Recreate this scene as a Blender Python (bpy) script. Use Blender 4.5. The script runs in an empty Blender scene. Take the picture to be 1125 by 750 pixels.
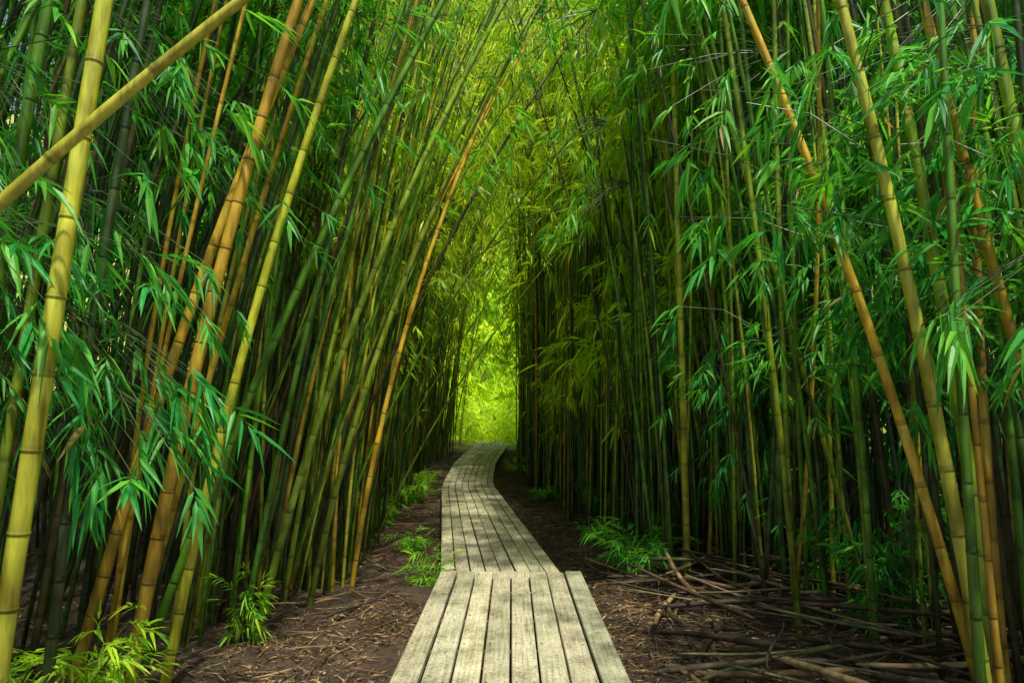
import bpy, math
import numpy as np
from mathutils import Vector
rng=np.random.default_rng(11)
scene=bpy.context.scene
scene.view_settings.view_transform='Standard'
scene.view_settings.look='None'
scene.view_settings.exposure=0
UP=np.array([0,0,1.0])
# ------------------------------------------------------------------ utils
def nrm(v): return v/np.maximum(np.linalg.norm(v,axis=-1,keepdims=True),1e-9)
def sstep(a,b,x):
    t=np.clip((x-a)/(b-a),0,1); return t*t*(3-2*t)
_tab=np.random.default_rng(3).random((256,256))
def vnoise(x,y):
    x=np.asarray(x,float);y=np.asarray(y,float)
    xi=np.floor(x).astype(int); yi=np.floor(y).astype(int)
    fx=x-xi; fy=y-yi; fx=fx*fx*(3-2*fx); fy=fy*fy*(3-2*fy)
    g=lambda a,b:_tab[a%256,b%256]
    return (g(xi,yi)*(1-fx)+g(xi+1,yi)*fx)*(1-fy)+(g(xi,yi+1)*(1-fx)+g(xi+1,yi+1)*fx)*fy
def pathx(y):
    return np.interp(y,[-20,6.3,16.4,18,20.5,23,27,31,36,60],[0.0,-0.01,-1.03,-1.13,-1.1,-0.95,-0.8,-0.9,-1.5,-6])
def base_z(y):
    return 0.2*(1-sstep(6.3,7.6,y))+0.42*sstep(17,22.5,y)+0.03*np.clip(y-22,0,12)
def ground_z(x,y):
    x=np.asarray(x,float); y=np.asarray(y,float)
    d=np.abs(x-pathx(y))
    z=base_z(y)
    n=(vnoise(x*.5+9,y*.5)-.5)*.28+(vnoise(x*1.7,y*1.7+5)-.5)*.14+(vnoise(x*5,y*5)-.5)*.06+(vnoise(x*13,y*13)-.5)*.03
    z=z+n*(.25+.75*sstep(.6,1.6,d))-0.05*(1-sstep(.5,.9,d))
    z=z+.3*np.clip(np.abs(x)-13,0,40)+.6*np.clip(y-38,0,50)  # side slopes added to block horizon light; far rise backs the foliage
    return z
def mk_mesh(name,V,F,C=None,mat=None,smooth=False,extra=None):
    V=np.asarray(V,np.float32).reshape(-1,3); F=np.asarray(F,np.int32)
    k=F.shape[1]; n=F.shape[0]
    me=bpy.data.meshes.new(name)
    me.vertices.add(len(V)); me.vertices.foreach_set('co',V.ravel())
    me.loops.add(n*k); me.loops.foreach_set('vertex_index',F.ravel())
    me.polygons.add(n)
    me.polygons.foreach_set('loop_start',np.arange(0,n*k,k,dtype=np.int32))
    me.polygons.foreach_set('use_smooth',np.full(n,smooth))
    me.update(calc_edges=True)
    if C is not None:
        a=me.color_attributes.new('Col','FLOAT_COLOR','POINT')
        cc=np.ones((len(V),4),np.float32); cc[:,:3]=C
        a.data.foreach_set('color',cc.ravel())
    ob=bpy.data.objects.new(name,me); scene.collection.objects.link(ob)
    if mat: me.materials.append(mat)
    return ob
class Buf:
    def __init__(s): s.V=[];s.F=[];s.C=[];s.n=0
    def add(s,V,F,C):
        s.V.append(V);s.F.append(F+s.n);s.C.append(C);s.n+=len(V)
    def make(s,name,mat,smooth=False):
        return mk_mesh(name,np.concatenate(s.V),np.concatenate(s.F),np.concatenate(s.C),mat,smooth)
def tube(buf,P,R,C,sides):
    P=np.asarray(P,float); n=len(P)
    T=nrm(np.gradient(P,axis=0))
    ref=np.array([0,1.0,0]) if abs(T[0][1])<.8 else np.array([1.0,0,0])
    U=nrm(np.cross(T,ref)); W=np.cross(T,U)
    a=np.arange(sides)*2*math.pi/sides
    ring=U[:,None,:]*np.cos(a)[None,:,None]+W[:,None,:]*np.sin(a)[None,:,None]
    V=(P[:,None,:]+ring*np.asarray(R)[:,None,None]).reshape(-1,3)
    i=np.arange(n-1)[:,None]*sides; j=np.arange(sides)[None,:]; j2=(j+1)%sides
    F=np.stack([i+j,i+j2,i+sides+j2,i+sides+j],-1).reshape(-1,4)
    buf.add(V,F,np.repeat(np.asarray(C,float),sides,axis=0))
# ------------------------------------------------------------------ materials
def mat(name):
    m=bpy.data.materials.new(name); m.use_nodes=True; nt=m.node_tree
    for n in list(nt.nodes): nt.nodes.remove(n)
    out=nt.nodes.new('ShaderNodeOutputMaterial')
    return m,nt,out
def N(nt,t,**k):
    n=nt.nodes.new(t)
    for a,b in k.items():
        if a in n.inputs.keys(): n.inputs[a].default_value=b
        else: setattr(n,a,b)
    return n
def mixc(nt,typ,fac,a,b):
    m=nt.nodes.new('ShaderNodeMix'); m.data_type='RGBA'; m.blend_type=typ
    for s,v in ((0,fac),(6,a),(7,b)):
        if isinstance(v,bpy.types.NodeSocket): nt.links.new(v,m.inputs[s])
        else: m.inputs[s].default_value=v
    return m.outputs[2]
def ramp(nt,src,stops):
    r=nt.nodes.new('ShaderNodeValToRGB'); nt.links.new(src,r.inputs[0])
    el=r.color_ramp.elements
    while len(el)<len(stops): el.new(.5)
    for e,(p,c) in zip(el,stops): e.position=p; e.color=(*c,1)
    return r.outputs[0]
def leaf_mat(name,tr,trcol):
    m,nt,out=mat(name)
    at=N(nt,'ShaderNodeAttribute',attribute_name='Col')
    p=N(nt,'ShaderNodeBsdfPrincipled',Roughness=.42)
    p.inputs['Specular IOR Level'].default_value=.35
    nt.links.new(at.outputs[0],p.inputs['Base Color'])
    t=N(nt,'ShaderNodeBsdfTranslucent')
    c=mixc(nt,'MULTIPLY',1.0,at.outputs[0],(*trcol,1))
    nt.links.new(c,t.inputs[0])
    mx=N(nt,'ShaderNodeMixShader'); mx.inputs[0].default_value=tr
    nt.links.new(p.outputs[0],mx.inputs[1]); nt.links.new(t.outputs[0],mx.inputs[2])
    nt.links.new(mx.outputs[0],out.inputs[0]); return m
M_leaf=leaf_mat('bamboo_leaf',.42,(1.75,1.55,.8))
def culm_mat():
    m,nt,out=mat('bamboo_culm')
    at=N(nt,'ShaderNodeAttribute',attribute_name='Col')
    tc=N(nt,'ShaderNodeTexCoord')
    mp=N(nt,'ShaderNodeMapping'); mp.inputs['Scale'].default_value=(30,30,4)
    nt.links.new(tc.outputs['Object'],mp.inputs[0])
    n1=N(nt,'ShaderNodeTexNoise',Scale=1.0,Detail=3.0,Roughness=.65); nt.links.new(mp.outputs[0],n1.inputs[0])
    n2=N(nt,'ShaderNodeTexNoise',Scale=4.0,Detail=2.0); nt.links.new(tc.outputs['Object'],n2.inputs[0])
    c1=ramp(nt,n1.outputs[0],[(.3,(.5,.45,.35)),(.5,(.95,.95,.9)),(.72,(1.35,1.25,1.1))])
    c=mixc(nt,'MULTIPLY',.9,at.outputs[0],c1)
    f=ramp(nt,n2.outputs[0],[(.45,(0,0,0)),(.65,(1,1,1))])
    dark=mixc(nt,'MULTIPLY',1.0,c,(.55,.5,.35,1))
    c=mixc(nt,'MIX',f,c,dark)
    p=N(nt,'ShaderNodeBsdfPrincipled',Roughness=.34)
    nt.links.new(c,p.inputs['Base Color'])
    nt.links.new(p.outputs[0],out.inputs[0]); return m
M_culm=culm_mat()
def dead_mat(name,rough=.8):
    m,nt,out=mat(name)
    at=N(nt,'ShaderNodeAttribute',attribute_name='Col'); tc=N(nt,'ShaderNodeTexCoord')
    n1=N(nt,'ShaderNodeTexNoise',Scale=25.0,Detail=4.0); nt.links.new(tc.outputs['Object'],n1.inputs[0])
    c=mixc(nt,'MULTIPLY',.8,at.outputs[0],ramp(nt,n1.outputs[0],[(.3,(.4,.38,.35)),(.65,(1.3,1.25,1.2))]))
    p=N(nt,'ShaderNodeBsdfPrincipled',Roughness=rough); nt.links.new(c,p.inputs['Base Color'])
    nt.links.new(p.outputs[0],out.inputs[0]); return m
M_dead=dead_mat('dead_bamboo'); M_twig=dead_mat('twig')
def ground_mat():
    m,nt,out=mat('forest_soil')
    tc=N(nt,'ShaderNodeTexCoord')
    a=N(nt,'ShaderNodeTexNoise',Scale=1.2,Detail=6.0,Roughness=.65); nt.links.new(tc.outputs['Object'],a.inputs[0])
    b=N(nt,'ShaderNodeTexNoise',Scale=22.0,Detail=6.0,Roughness=.7); nt.links.new(tc.outputs['Object'],b.inputs[0])
    c=ramp(nt,a.outputs[0],[(.3,(.026,.016,.009)),(.5,(.060,.038,.020)),(.7,(.105,.066,.034))])
    c=mixc(nt,'MULTIPLY',1.0,c,ramp(nt,b.outputs[0],[(.3,(.3,.28,.26)),(.55,(1,1,1)),(.75,(1.9,1.7,1.4))]))
    sx=N(nt,'ShaderNodeSeparateXYZ'); nt.links.new(tc.outputs['Object'],sx.inputs[0])
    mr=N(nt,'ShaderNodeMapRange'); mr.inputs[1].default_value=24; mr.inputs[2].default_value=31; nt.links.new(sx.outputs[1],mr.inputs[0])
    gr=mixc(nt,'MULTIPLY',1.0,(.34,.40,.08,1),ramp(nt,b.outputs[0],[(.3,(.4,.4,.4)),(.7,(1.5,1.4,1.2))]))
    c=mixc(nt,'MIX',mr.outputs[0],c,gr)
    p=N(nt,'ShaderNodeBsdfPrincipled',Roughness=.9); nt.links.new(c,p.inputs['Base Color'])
    bm=N(nt,'ShaderNodeBump',Strength=.8,Distance=.03); nt.links.new(b.outputs[0],bm.inputs['Height'])
    nt.links.new(bm.outputs[0],p.inputs['Normal']); nt.links.new(p.outputs[0],out.inputs[0]); return m
def wood_mat():
    m,nt,out=mat('weathered_plank')
    at=N(nt,'ShaderNodeAttribute',attribute_name='Col'); tc=N(nt,'ShaderNodeTexCoord')
    mp=N(nt,'ShaderNodeMapping'); mp.inputs['Scale'].default_value=(60,2.2,20); nt.links.new(tc.outputs['Object'],mp.inputs[0])
    g=N(nt,'ShaderNodeTexNoise',Scale=1.0,Detail=7.0,Roughness=.7,Distortion=.6); nt.links.new(mp.outputs[0],g.inputs[0])
    s=N(nt,'ShaderNodeTexNoise',Scale=3.2,Detail=6.0,Roughness=.65); nt.links.new(tc.outputs['Object'],s.inputs[0])
    k=N(nt,'ShaderNodeTexNoise',Scale=60.0,Detail=4.0); nt.links.new(tc.outputs['Object'],k.inputs[0])
    c=mixc(nt,'MULTIPLY',1.0,at.outputs[0],ramp(nt,g.outputs[0],[(.28,(.35,.33,.28)),(.45,(.85,.84,.8)),(.7,(1.25,1.22,1.15))]))
    c=mixc(nt,'MULTIPLY',.95,c,ramp(nt,s.outputs[0],[(.32,(.45,.45,.34)),(.5,(.95,.95,.88)),(.7,(1.2,1.2,1.15))]))
    c=mixc(nt,'MULTIPLY',.7,c,ramp(nt,k.outputs[0],[(.35,(.55,.52,.45)),(.55,(1.1,1.1,1.1))]))
    p=N(nt,'ShaderNodeBsdfPrincipled',Roughness=.7); nt.links.new(c,p.inputs['Base Color'])
    bm=N(nt,'ShaderNodeBump',Strength=.5,Distance=.004); nt.links.new(g.outputs[0],bm.inputs['Height'])
    nt.links.new(bm.outputs[0],p.inputs['Normal']); nt.links.new(p.outputs[0],out.inputs[0]); return m
M_ground=ground_mat(); M_wood=wood_mat()
# ------------------------------------------------------------------ ground
ex=np.cumsum(.1*1.17**np.arange(1,42))
xs=np.concatenate([-(6+ex[::-1]),np.arange(-6,6.001,.07),6+ex])
ys=np.concatenate([-(1+ex[::-1]),np.arange(-1,24.001,.08),24+ex])
X,Y=np.meshgrid(xs,ys); Z=ground_z(X,Y)
nx=len(xs); ny=len(ys)
i=np.arange(ny-1)[:,None]*nx; j=np.arange(nx-1)[None,:]
F=np.stack([i+j,i+j+1,i+nx+j+1,i+nx+j],-1).reshape(-1,4)
mk_mesh('ground',np.stack([X,Y,Z],-1),F,None,M_ground,True)
# ------------------------------------------------------------------ boardwalk
def box(buf,c,dx,dy,hx,hy,hz,col,bev=.006,top_jit=0):
    dz=UP; vs=[]
    prof=[(-hz,1,1,0),(hz-bev,1,1,0),(hz,1,1,bev)]
    for z,_,_,b in prof:
        for sx,sy in ((-1,-1),(1,-1),(1,1),(-1,1)):
            vs.append(c+dx*sx*(hx-b)+dy*sy*(hy-b)+dz*(z+(top_jit*sx if z>0 else 0)))
    F=[(0,3,2,1)]
    for l in range(2):
        for q in range(4):
            F.append((l*4+q,l*4+(q+1)%4,l*4+4+(q+1)%4,l*4+4+q))
    F.append((8,9,10,11))
    buf.add(np.array(vs),np.array(F),np.tile(col,(12,1)))
pl=Buf(); jo=Buf(); nails=Buf()
def section(y0,y1,z0,z1):
    a=np.array([pathx(y0),y0,z0],float); b=np.array([pathx(y1),y1,z1],float)
    d=b-a; L=np.linalg.norm(d); dy=d/L; dx=nrm(np.cross(dy,UP)); c=(a+b)/2
    for q in range(8):
        off=(q-3.5)*.157
        base=np.array([.57,.54,.40])*rng.uniform(.72,1.12)+rng.normal(0,.008,3)
        e=rng.uniform(-.018,.018); jz=rng.normal(0,.003)
        box(pl,c+dx*(off+rng.normal(0,.002))+dy*e+UP*(-.019+jz),dx,dy,.0715,L/2-.006,.019,base,.005,rng.normal(0,.002))
        for t in np.arange(-L/2+.06,L/2,.62):
            for sx in (-.045,.045):
                p=c+dx*(off+sx)+dy*(t+rng.normal(0,.008))+UP*(jz+.001)
                box(nails,p,dx,dy,.0045,.0045,.0015,np.array([.03,.025,.02]),.001)
    for t in np.arange(-L/2+.06,L/2,.62):
        box(jo,c+dy*t+UP*(-.094),dx,dy,.60,.025,.052,np.array([.12,.10,.07]),.003)
    for sx in (-.55,.55):
        box(jo,c+dx*sx+UP*(-.2),dx,dy,.03,L/2-.05,.05,np.array([.09,.075,.05]),.003)
section(-2.6,1.75,.395,.395)
section(1.76,6.27,.395,.395)
bs=[6.33,9.1,11.6,14.0,16.4,17.6,18.8,20.5,22.5,24.6,26.7,28.8]
for k in range(len(bs)-1):
    zz=lambda y: float(base_z(max(y,7.7)))+.15
    section(bs[k],bs[k+1]-.012,zz(bs[k])+rng.normal(0,.006),zz(bs[k+1])+rng.normal(0,.006))
emp=bpy.data.objects.new('wooden_boardwalk',None); scene.collection.objects.link(emp)
for b_,n_ in ((pl,'planks'),(jo,'joists'),(nails,'nail_heads')):
    o=b_.make(n_,M_wood); o.parent=emp
# ------------------------------------------------------------------ leaves
def leaves(buf,P,D,L,Wd,col,droop,near):
    n=len(P)
    S=nrm(np.cross(D,UP+rng.normal(0,.45,(n,3)))); Nn=nrm(np.cross(S,D))
    L=L[:,None]; Wd=Wd[:,None]; dr=droop[:,None]
    def pt(t,s,f): return P+D*L*t-UP*dr*L*t*t+S*Wd*.5*s+Nn*Wd*f
    if near:
        V=np.stack([P,pt(.2,1,.2),pt(.2,0,0),pt(.2,-1,.2),pt(.6,.72,.14),pt(.6,0,0),pt(.6,-.72,.14),pt(1,0,0)],1)
        T=np.array([(0,1,2),(0,2,3),(1,4,5),(1,5,2),(2,5,6),(2,6,3),(4,7,5),(5,7,6)])
    else:
        V=np.stack([P,pt(.38,1,.2),pt(1,0,0),pt(.38,-1,.2)],1)
        T=np.array([(0,1,2),(0,2,3)])
    k=V.shape[1]
    F=(np.arange(n)[:,None,None]*k+T[None]).reshape(-1,3)
    buf.add(V.reshape(-1,3),F,np.repeat(col,k,axis=0))
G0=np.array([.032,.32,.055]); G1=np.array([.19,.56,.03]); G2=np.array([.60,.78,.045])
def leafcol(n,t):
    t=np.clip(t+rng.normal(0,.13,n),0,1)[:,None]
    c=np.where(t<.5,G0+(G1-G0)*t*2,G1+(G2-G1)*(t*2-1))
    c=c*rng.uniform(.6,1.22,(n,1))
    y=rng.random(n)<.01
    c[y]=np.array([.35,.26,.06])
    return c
def sprays(buf,O,A,size,tone,near,k=8,wr=.125):
    n=len(O)
    A=nrm(A)
    perp=nrm(np.cross(A,UP+rng.normal(0,.5,(n,3))))
    Ps=[];Ds=[]
    for i in range(k):
        t=i/(k-1)
        side=1 if i%2 else -1
        ang=np.radians(rng.uniform(22,62,n))*(1-.55*t)
        if i==k-1: ang=ang*.1
        D=A*np.cos(ang)[:,None]+perp*(side*np.sin(ang))[:,None]+rng.normal(0,.16,(n,3))-UP*.18
        Ps.append(O+A*(size*.9*t)[:,None]); Ds.append(nrm(D))
    P=np.concatenate(Ps);D=np.concatenate(Ds)
    s=np.tile(size,k)*rng.uniform(.65,1.15,n*k)
    leaves(buf,P,D,s,s*wr*rng.uniform(.85,1.2,n*k),leafcol(n*k,np.tile(tone,k)),rng.uniform(.05,.4,n*k),near)
# ------------------------------------------------------------------ culms
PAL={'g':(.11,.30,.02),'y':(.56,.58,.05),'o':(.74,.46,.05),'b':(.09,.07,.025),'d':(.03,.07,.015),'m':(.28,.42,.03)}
def cpos(c,z):
    z=np.asarray(z,float)[...,None]
    return c['b']+c['l']*z+c['c']*z*z+c['t']*np.clip(z-c['zt'],0,None)**2
def vis_h(y): return 1.74+.72*max(y,0)+1.3
def add_culm(buf,c,lod):
    H=c['H']; r=c['r']; col=np.array(c['col']); Hv=min(H,c['Hv'])
    z=-.15+rng.uniform(0,.1); L=c['L']; zs=[];rs=[];cs=[]
    pale=np.clip(col*1.12+np.array([.035,.04,.02]),0,.8); dk=col*.5
    while z<Hv:
        rr=r*(1-.75*(max(z,0)/H)**1.4)
        j=rng.uniform(.75,1.2)
        lo=.45+.55*min(1,max(z,0)/2.2)  # darker low down: moss plus grove shade painted into the colour
        if lod==0:
            st=((-.03,1,pale*.9),(-.012,1.0,pale),(-.004,1.0,dk),(.0,1.08,dk*1.1),(.006,1.08,col*.7),(.012,1.0,dk),(.03,.985,col*j),(L*.5,.98,col))
        elif lod==1:
            st=((-.02,1,pale),(-.002,1.06,dk),(.01,1.04,col*.7),(.03,.98,col*j))
        else:
            st=((-.02,1,pale*.9),(.008,1.03,dk),(.03,.98,col*j))
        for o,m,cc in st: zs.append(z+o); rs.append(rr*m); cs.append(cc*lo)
        z+=L*(1 if lod<2 else 1.5)*(.7+.3*min(1,max(z,0)/1.5))*rng.uniform(.92,1.08)
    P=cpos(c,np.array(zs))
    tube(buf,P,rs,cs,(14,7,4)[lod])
def culm(x,y,lx,ly,cx,cy,H,r,pal,L=.32,tx=0,ty=0,zt=5,Hv=99):
    gz=float(ground_z(x,y))-.03
    col=np.array(PAL[pal])*rng.uniform(.75,1.2)+rng.normal(0,.008,3); col=np.clip(col,.01,.85)
    return dict(b=np.array([x,y,gz]),l=np.array([lx,ly,1.0]),c=np.array([cx,cy,0.0]),t=np.array([tx,ty,-.02 if tx or ty else 0]),zt=zt,H=H,r=r,col=col,L=L,Hv=Hv)
hero=[
 culm(-1.84,2.5,.075,0,.002,0,9,.036,'y',.30),
 culm(-3.335,2.2,.43,0,.12,0,5.0,.029,'y',.33),
 culm(-2.05,3.8,.11,.02,.018,0,9,.038,'o',.27),
 culm(-2.42,3.9,.20,.02,.02,0,8,.033,'o',.28),
 culm(-2.0,4.1,.14,.02,.02,0,9,.030,'y',.3),
 culm(-2.3,4.4,.30,.05,.02,0,9,.030,'g',.33),
 culm(-1.95,5.4,.20,.03,.03,0,9,.030,'m',.33),
 culm(-1.75,6.1,.16,.03,.035,0,10,.029,'m',.33),
 culm(-1.6,7.0,.10,.04,.03,0,10,.028,'o',.33),
 culm(-2.5,3.1,.02,.02,.01,0,9,.034,'g',.33),
 culm(-2.9,2.9,.10,.02,.01,0,9,.030,'d',.33),
 culm(-2.15,3.3,.03,.0,.012,0,9,.026,'d',.33),
 culm(2.32,3.5,-.20,0,-.022,0,8,.026,'o',.33),
 culm(2.02,3.0,-.08,0,-.016,0,8,.030,'y',.31),
 culm(2.25,3.3,-.04,0,-.014,0,9,.032,'m',.33),
 culm(1.83,2.8,.0,0,.004,0,5.5,.022,'g',.30),
 culm(2.75,3.2,-.21,0,.005,0,9,.027,'o',.30),
 culm(2.45,2.9,-.05,0,-.01,0,9,.030,'m',.31),
 culm(2.3,4.5,-.01,0,-.004,0,9,.022,'g',.33),
 culm(2.15,3.15,-.02,0,.001,0,4.2,.018,'o',.28),
 culm(2.85,5.6,-.22,0,-.005,0,9,.022,'m',.33),
 culm(1.72,6.9,.0,0,.0,0,11,.036,'y',.36),
 culm(3.1,4.0,-.10,0,-.008,0,9,.028,'g',.33),
 culm(2.9,3.5,-.06,.03,-.012,0,9,.027,'g',.33),
 culm(-3.6,9.0,.10,0,.18,0,6.2,.015,'m',.36),
 culm(-2.2,8.2,.28,0,.05,0,8.5,.018,'g',.36),
 culm(-2.0,10,.40,0,.05,0,8.5,.016,'m',.36),
 culm(2.1,12,-.25,0,-.02,0,9,.018,'g',.36),
]
for i_,c in enumerate(hero):
    c['Hv']=min(c['H'],vis_h(c['b'][1])+.8)
    bb=Buf(); add_culm(bb,c,0); bb.make('bamboo_culm',M_culm,True)
culms=list(hero)
mass=Buf()
def rnd_culm(x,y):
    s=-1 if x<pathx(y) else 1
    d=abs(x-pathx(y))
    near=max(0,1-(d-1.2)/4)
    f=1 if y<9 else .5
    if s<0:
        lx=rng.normal(.13,.10)*(.5+.5*near)*f; cx=abs(rng.normal(.013,.012))*f
    else:
        lx=-rng.normal(.005,.06)*(.6+.4*near)*f+(.035 if y>9 else 0); cx=-rng.normal(.003,.007)*f
    ly=rng.normal(0,.06)
    H=rng.uniform(10,14)+ (3 if y>14 else 0)
    p=rng.random()
    if s<0: pal='o' if p<.14 else 'y' if p<.26 else 'm' if p<.50 else 'g' if p<.76 else 'b' if p<.84 else 'd'
    else: pal='o' if p<.05 else 'y' if p<.14 else 'm' if p<.36 else 'g' if p<.68 else 'b' if p<.82 else 'd'
    if d>2.7 and p<.65: pal='d' if p<.45 else 'b'  # deep culms turned dark: interior shade painted in through the palette
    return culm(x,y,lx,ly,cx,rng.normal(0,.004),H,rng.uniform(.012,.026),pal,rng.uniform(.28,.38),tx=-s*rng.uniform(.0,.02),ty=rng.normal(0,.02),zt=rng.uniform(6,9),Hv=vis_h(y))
cnt=0
for k in range(2700):
    y=rng.uniform(2.0,27.5)
    if y>20 and rng.random()<.3: continue
    d=1.62+rng.exponential(2.8)+ (0.35 if y<7 else -.15 if y>10 else 0)-(.25 if y>19 else 0)
    s=-1 if rng.random()<.47 else 1
    x=float(pathx(y))+s*d
    if d>11 or abs(x)>.80*y+1.6: continue
    if y<4.8 and d<2.4: continue
    if y<3 and d<3: continue
    c=rnd_culm(x,y); dist=math.hypot(x,y)
    add_culm(mass,c,1 if dist<9 else 2); culms.append(c); cnt+=1
for k in range(46):
    y=rng.uniform(5.5,22); s=rng.choice([-1,1]); x=float(pathx(y))+s*rng.uniform(1.8,4.5)
    c=culm(x,y,-s*rng.uniform(.15,.5),rng.normal(0,.08),-s*rng.uniform(0,.04) if rng.random()<.6 else s*.02,0,rng.uniform(6,9),rng.uniform(.009,.015),rng.choice(list('gmmyob')),.34,Hv=vis_h(y))
    add_culm(mass,c,1)
mass.make('bamboo_grove',M_culm,True)
# ------------------------------------------------------------------ foliage: on culms, far bank, added shade roof and side screen
LF=Buf(); tw=Buf()
On=[];An=[];Of=[];Af=[];Tn=[];Tf=[]
for c in culms:
    x,y=c['b'][0],c['b'][1]; d=abs(x-float(pathx(y))); s=-1 if x<pathx(y) else 1
    if c['H']<7: continue
    top=min(c['H'],c['Hv'])
    nb=int(rng.poisson(top*((3.1 if s>0 and y<13 else 2.7) if d<4.5 else 1.0)*(1 if y<14 else .6)))
    for q in range(nb):
        z=1.6+(top-1.6)*rng.random()**(.8 if s<0 else .95)
        P=cpos(c,z)
        g=vnoise(P[0]*.9+P[1]*.35+20,P[2]*.8+P[1]*.3)
        if g<(.68 if s<0 else .63)-.04*z: continue
        az=rng.uniform(0,2*math.pi); h=np.array([math.cos(az),math.sin(az),0])
        if d<3.5: h=nrm(h+np.array([-s*.4,-.35,0]))
        ln=rng.uniform(.3,1.0)
        dist=math.hypot(P[0],P[1])
        if dist<3.2 and z<4: continue
        end=P+h*ln+UP*(ln*rng.uniform(-.1,.6))
        cx_=abs(end[0]-float(pathx(end[1])))
        if P[1]>7.0 and cx_<2.3 and rng.random()<(.68 if end[2]<7 else .78): continue
        if P[1]>10 and cx_<1.4 and end[2]<2.6: continue
        isn=dist<6.5
        if isn:
            mid=(P+end)/2+UP*.08
            tube(tw,np.array([P,mid,end]),[.004,.003,.0015],np.tile([.07,.13,.03],(3,1)),3)
        for w in range(3):
            t=rng.uniform(.45,1.05)
            o=P+(end-P)*t+rng.normal(0,.10,3)
            a=h*.6+rng.normal(0,.5,3)-UP*rng.uniform(.2,1.0)
            tone=.10+.30*(z/12)+.02*y-.03*d+rng.normal(0,.08)+(.55*sstep(4.5,10,y)*(1-sstep(2.2,4.4,cx_)))  # sunlit glow along the corridor is painted into the leaf tone
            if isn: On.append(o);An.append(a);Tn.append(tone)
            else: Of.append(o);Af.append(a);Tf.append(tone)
def cluster(x,y,z,n,r,tone,down=.8):
    c0=np.array([x,y,z])
    root=c0+np.array([(-.5 if x<0 else .5),.15,.35])
    for q in range(int(n*1.6)):
        o=c0+rng.normal(0,r*.55,3)*np.array([1.1,1,.9])
        a=(o-root)+rng.normal(0,.3,3)-UP*down*rng.uniform(.3,1.1)
        On.append(o);An.append(a);Tn.append(tone+rng.normal(0,.08))
        m=root+(o-root)*.5+UP*.06
        tube(tw,np.array([root,m,o]),[.004,.003,.0018],np.tile([.07,.13,.03],(3,1)),3)
for a in [(-1.91,3.4,2.62,16,.40,.2),(-1.75,3.2,1.95,16,.36,.1),(-1.75,3.2,1.62,8,.25,.1),(-2.0,2.8,2.27,12,.4,.1),(-2.2,2.6,2.6,9,.4,.1),
          (-2.02,4,3.57,16,.5,.2),(-1.61,5,3.94,14,.5,.25),(-2.1,3,3.16,14,.45,.2),(-1.7,4.3,3.2,12,.45,.2),(-2.5,3.6,1.9,10,.4,.05),
          (-2.6,3.6,2.9,14,.5,.1),(-2.9,4.0,3.6,14,.5,.15),
          (-1.3,4.6,4.4,12,.5,.35),(-1.9,3.4,3.75,12,.5,.3),(-.9,5.6,5.0,10,.5,.5),(-.3,6.6,5.6,8,.55,.7),
          (2.17,3,3.2,14,.40,.2),(1.83,2.4,2.12,6,.18,.2),(2.15,3.5,3.54,12,.45,.2),(1.9,3.1,3.6,10,.4,.3),(.69,6.5,3.75,12,.32,.5),(.45,6.3,4.3,7,.35,.5),
          (2.23,6.5,2.08,16,.5,.05),(2.7,6,2.3,14,.5,.1),(2.7,6,1.0,14,.45,.1),(2.4,6.6,1.5,12,.45,.05),(.32,6,5.28,8,.5,.7),(1.2,6.0,4.9,10,.5,.5),
          (1.7,5.0,4.3,14,.6,.3),(2.5,4.5,3.2,12,.5,.15),(3.2,5,2.6,12,.5,.1),(3.0,4.6,1.9,10,.4,.05),(1.9,7.2,2.6,10,.4,.15),(2.1,7.0,1.3,9,.4,.1)]:
    cluster(*a)
for k in range(190):
    y=rng.uniform(10,27); x=float(pathx(y))+rng.normal(0,1.3); zmin=2.9+.03*y
    z=zmin+ (1.74+.50*y-zmin)*rng.random()**1.3
    if vnoise(x*.6+y*.5,z*.6+7)<.45: continue
    c0=np.array([x,y,z])
    for q in range(6):
        Of.append(c0+rng.normal(0,.4,3)); Af.append(rng.normal(0,.6,3)-UP*.7); Tf.append(.85+rng.normal(0,.12))  # high tone paints sunlight into the leaves arching over the path
On=np.array(On);An=np.array(An);Of=np.array(Of);Af=np.array(Af)
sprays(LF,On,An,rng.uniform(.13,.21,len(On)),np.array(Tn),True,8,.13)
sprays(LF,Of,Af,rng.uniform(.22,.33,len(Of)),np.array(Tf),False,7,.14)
n=6000  # unseen leaf roof above the frame, added to shade the grove interior
y=rng.uniform(-3,26,n); s=rng.choice([-1,1],n); d=rng.uniform(4.3,12,n); x=pathx(y)+s*d
z=1.74+.72*np.clip(y,1.5,None)+1.2+rng.random(n)*2.5+.15*d
O=np.stack([x,y,z],-1)
sprays(LF,O,rng.normal(0,.6,(n,3))-UP*.3,rng.uniform(.45,.7,n),np.full(n,.3),False,6,.2)
n=7000; y=rng.uniform(0,36,n); s=rng.choice([-1,1],n); x=s*rng.uniform(9.5,13,n)+pathx(y)  # leaf screen added along both sides to block the side sky
O=np.stack([x,y,ground_z(x,y)+rng.random(n)*(4+.8*y)],-1)
sprays(LF,O,rng.normal(0,.6,(n,3))-UP*.3,rng.uniform(.6,.9,n),np.full(n,.0),False,6,.22)  # lowest tone paints in the darkness seen between culms
n=15000
h_=rng.random(n)**1.1*32
Px=rng.uniform(-16,14,n); Py=35+.50*h_+rng.uniform(0,5,n)-np.abs(Px)*.15; Pz=base_z(Py)+h_
O=np.stack([Px,Py,Pz],-1); cl=vnoise(Px*.6+30,Pz*.6)
kp=cl>.05+.012*Pz+.012*np.clip(Pz-15,0,99); O=O[kp]; cl=cl[kp]
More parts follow.
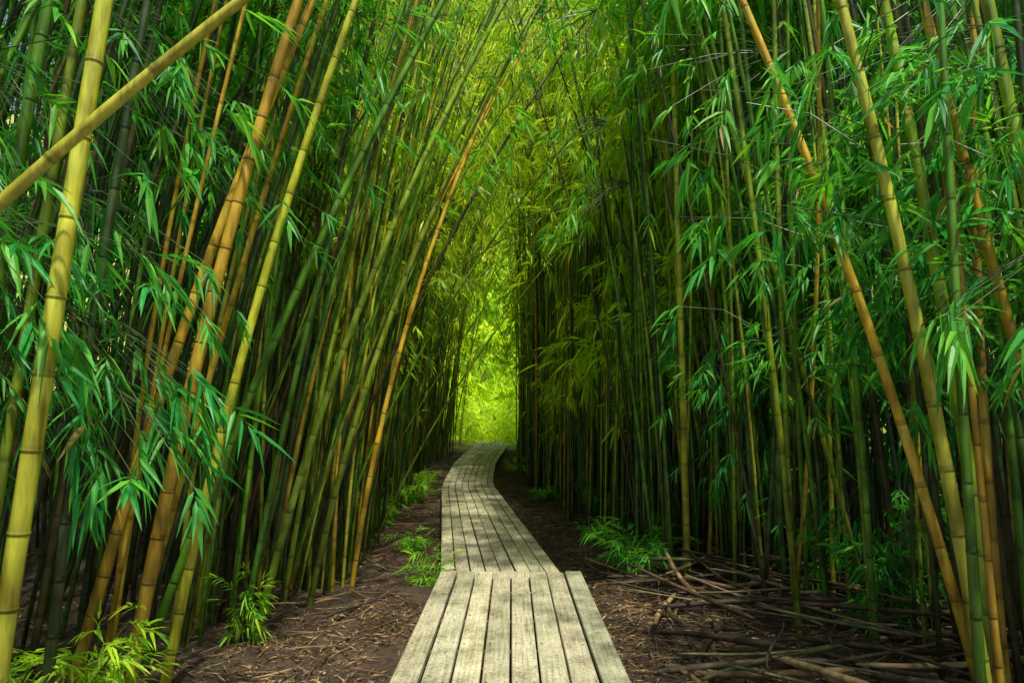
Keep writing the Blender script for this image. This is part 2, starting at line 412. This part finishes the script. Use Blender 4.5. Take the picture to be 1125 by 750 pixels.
sprays(LF,O,rng.normal(0,.6,(len(O),3))-UP*.5,rng.uniform(.5,.9,len(O)),(.75+.4*cl)-.9*sstep(5,10,np.abs(O[:,0])),False,6,.2)  # tone paints a sunlit centre and dark flanks onto the far leaves
n=2500; Px=rng.uniform(-6,5,n); Py=rng.uniform(30,37,n); 
Pz=ground_z(Px,Py)+rng.random(n)*np.clip(np.abs(Px-pathx(Py))*1.3-.6+(Py-30)*.4,.05,6)
O=np.stack([Px,Py,Pz],-1)
sprays(LF,O,rng.normal(0,.6,(n,3))-UP*.2,rng.uniform(.2,.4,n),1.05-.8*sstep(2.5,5,np.abs(Px+1)),False,6,.2)  # clearing leaves: sunlight painted in mid-path, flanks toned down
LF.make('bamboo_foliage',M_leaf,False)
tw.make('bamboo_branches',M_culm,True)
# ------------------------------------------------------------------ understory plants
def plant(name,x,y,h,r,ns,tone,ls):
    st=Buf();lf=Buf(); gz=float(ground_z(x,y)); O=[];A=[]
    for q in range(ns):
        az=rng.uniform(0,2*math.pi); rr=r*rng.uniform(.3,1); hh=h*rng.uniform(.5,1)
        d=np.array([math.cos(az),math.sin(az),0])
        t=np.linspace(0,1,6)[:,None]
        P=np.array([x,y,gz])+d*rr*t**1.5+UP*hh*(1.25*t-.4*t*t)/.85
        tube(st,P,np.linspace(.005,.0015,6),np.tile([.10,.16,.03],(6,1)),4)
        for k in range(6):
            p=P[1+k%5]+rng.normal(0,.03,3); O.append(p); A.append(d+rng.normal(0,.5,3)+UP*.1)
    O=np.array(O);A=np.array(A)
    sprays(lf,O,A,rng.uniform(.8,1.2,len(O))*ls,np.full(len(O),tone),True,7,.14)
    e=bpy.data.objects.new(name,None); scene.collection.objects.link(e)
    a=st.make('stems',M_culm,True); b=lf.make('leaves',M_leaf,True); a.parent=e;b.parent=e
for a in [(1.35,7.5,.6,.5,30,.3,.17),(-.88,7.3,.38,.22,9,.55,.12),(2.65,5.0,.95,.5,22,.15,.16),(-2.15,3.6,.65,.35,14,.75,.12),(-2.35,3.2,.5,.3,10,.7,.12),
          (-1.95,5.2,.7,.22,5,.6,.11),(-2.2,11.5,.5,.5,16,.5,.17),(-2.2,15,.6,.6,16,.6,.17),(1.6,12.0,.5,.5,14,.3,.17),(3.0,7.6,.8,.6,16,.2,.17),
          (-1.35,9.6,.25,.25,7,.5,.12),(.6,14.5,.3,.3,8,.5,.14),(-2.4,18.5,.4,.4,10,.8,.15),(.2,19.5,.35,.35,8,.8,.15),(2.1,9.7,.5,.45,12,.3,.16),(1.2,10.2,.2,.2,6,.4,.11)]:
    plant('bamboo_seedling',*a)
# ------------------------------------------------------------------ litter
lb=Buf(); n=60000
y=2.2+24*rng.random(n)**1.6; x=pathx(y)+np.sign(rng.random(n)-.5)*(.66+rng.exponential(1.5,n))
m_=vnoise(x*1.3+4,y*1.3)+.5*rng.random(n)>.57; x=x[m_];y=y[m_];n=len(x)
az=rng.uniform(0,2*math.pi,n); D=nrm(np.stack([np.cos(az),np.sin(az),rng.normal(.05,.18,n)],-1))
P=np.stack([x,y,ground_z(x,y)+rng.uniform(.003,.02,n)],-1)
pal=np.array([[.28,.18,.08],[.14,.085,.04],[.08,.045,.02],[.42,.31,.15],[.18,.12,.055]])
leaves(lb,P,D,rng.uniform(.03,.11,n),rng.uniform(.007,.016,n),pal[rng.integers(0,5,n)]*rng.uniform(.6,1.2,(n,1)),rng.uniform(-.1,.2,n),False)
lb.make('leaf_litter',M_dead)
lb=Buf(); n=130; y=1.8+16*rng.random(n)**1.5; x=pathx(y)+rng.uniform(-.58,.58,n)
z=np.where(y<6.27,.397,np.array([float(base_z(max(q,7.7)))+.155 for q in y]))
az=rng.uniform(0,2*math.pi,n); D=np.stack([np.cos(az),np.sin(az),np.full(n,.03)],-1)
leaves(lb,np.stack([x,y,z+.004],-1),nrm(D),rng.uniform(.02,.07,n),rng.uniform(.005,.011,n),pal[rng.integers(0,5,n)],np.zeros(n),False)
lb.make('fallen_leaves',M_dead)
sb=Buf()
def stalk(x,y,az,L,r,col,lift,tilt):
    d=np.array([math.cos(az),math.sin(az),tilt]); d/=np.linalg.norm(d)
    n=max(5,int(L/.07)); t=np.linspace(-.5,.5,n)
    P=np.array([x,y,0])+d*L*t[:,None]+np.cross(d,UP)*(.10*L*np.sin(t*3+az*7)*math.sin(az*13))[:,None]
    if np.min(np.abs(P[:,0]-pathx(P[:,1])))<.72: return
    g=ground_z(P[:,0],P[:,1]); P[:,2]=np.maximum(g+r*.6, g.mean()+lift+d[2]*L*t)
    R=np.where(np.arange(n)%4==0,r*1.12,r)*np.linspace(1,.75,n)
    R[0]*=.3;R[-1]*=.3
    C=np.tile(col,(n,1)); C[::4]*=.6
    tube(sb,P,R,C,7)
cols=np.array([[.10,.055,.025],[.18,.11,.05],[.05,.03,.018],[.32,.22,.10],[.09,.10,.03],[.15,.11,.07],[.06,.035,.02]])
for k in range(340):
    stalk(rng.uniform(1.1,4.4),rng.uniform(3.7,7.9),rng.uniform(0,3.14) if k%2 else rng.normal(2.6,.6),rng.uniform(.3,1.5),rng.choice([.005,.008,.012,.017,.022]),cols[rng.integers(0,7)],rng.uniform(.02,.30),rng.normal(0,.14))
for k in range(240):
    y=rng.uniform(4,20); s=rng.choice([-1,1]); stalk(float(pathx(y))+s*rng.uniform(1.1,3.2),y,rng.uniform(0,3.14),rng.uniform(.3,1.4),rng.uniform(.005,.014),cols[rng.integers(0,7)],.03,rng.normal(0,.04))
sb.make('fallen_bamboo_stalks',M_dead,True)
sb=Buf()
for k in range(1300):
    y=2.5+14*rng.random()**1.4; s=rng.choice([-1,1,1]); stalk(float(pathx(y))+s*(.85+rng.exponential(1.1)),y,rng.uniform(0,3.14),rng.uniform(.12,.6),rng.uniform(.002,.006),cols[rng.integers(0,7)]*1.2,.02,rng.normal(0,.06))
sb.make('fallen_twigs',M_twig,True)
# ------------------------------------------------------------------ light
el,azs=math.radians(66),math.radians(155)
w=bpy.data.worlds.new('World'); scene.world=w; w.use_nodes=True; nt=w.node_tree
sky=nt.nodes.new('ShaderNodeTexSky'); sky.sky_type='NISHITA'; sky.sun_disc=False
sky.sun_elevation=el; sky.sun_rotation=azs; sky.dust_density=3; sky.ozone_density=0; sky.air_density=1.3
bg=nt.nodes['Background']; nt.links.new(sky.outputs[0],bg.inputs[0]); bg.inputs[1].default_value=.15
sl=bpy.data.lights.new('sun','SUN'); sl.energy=5; sl.angle=math.radians(2); sl.color=(1,.95,.82)
so=bpy.data.objects.new('sun',sl); scene.collection.objects.link(so)
sv=Vector((math.cos(el)*math.sin(azs),math.cos(el)*math.cos(azs),math.sin(el)))
so.rotation_euler=sv.to_track_quat('Z','Y').to_euler()
cam=bpy.data.cameras.new('camera'); cam.lens=24; cam.sensor_width=36; cam.clip_end=2000; cam.clip_start=.05
co=bpy.data.objects.new('camera',cam); scene.collection.objects.link(co)
co.location=(0,0,1.74); co.rotation_euler=(math.radians(90+6.47),0,0); scene.camera=co
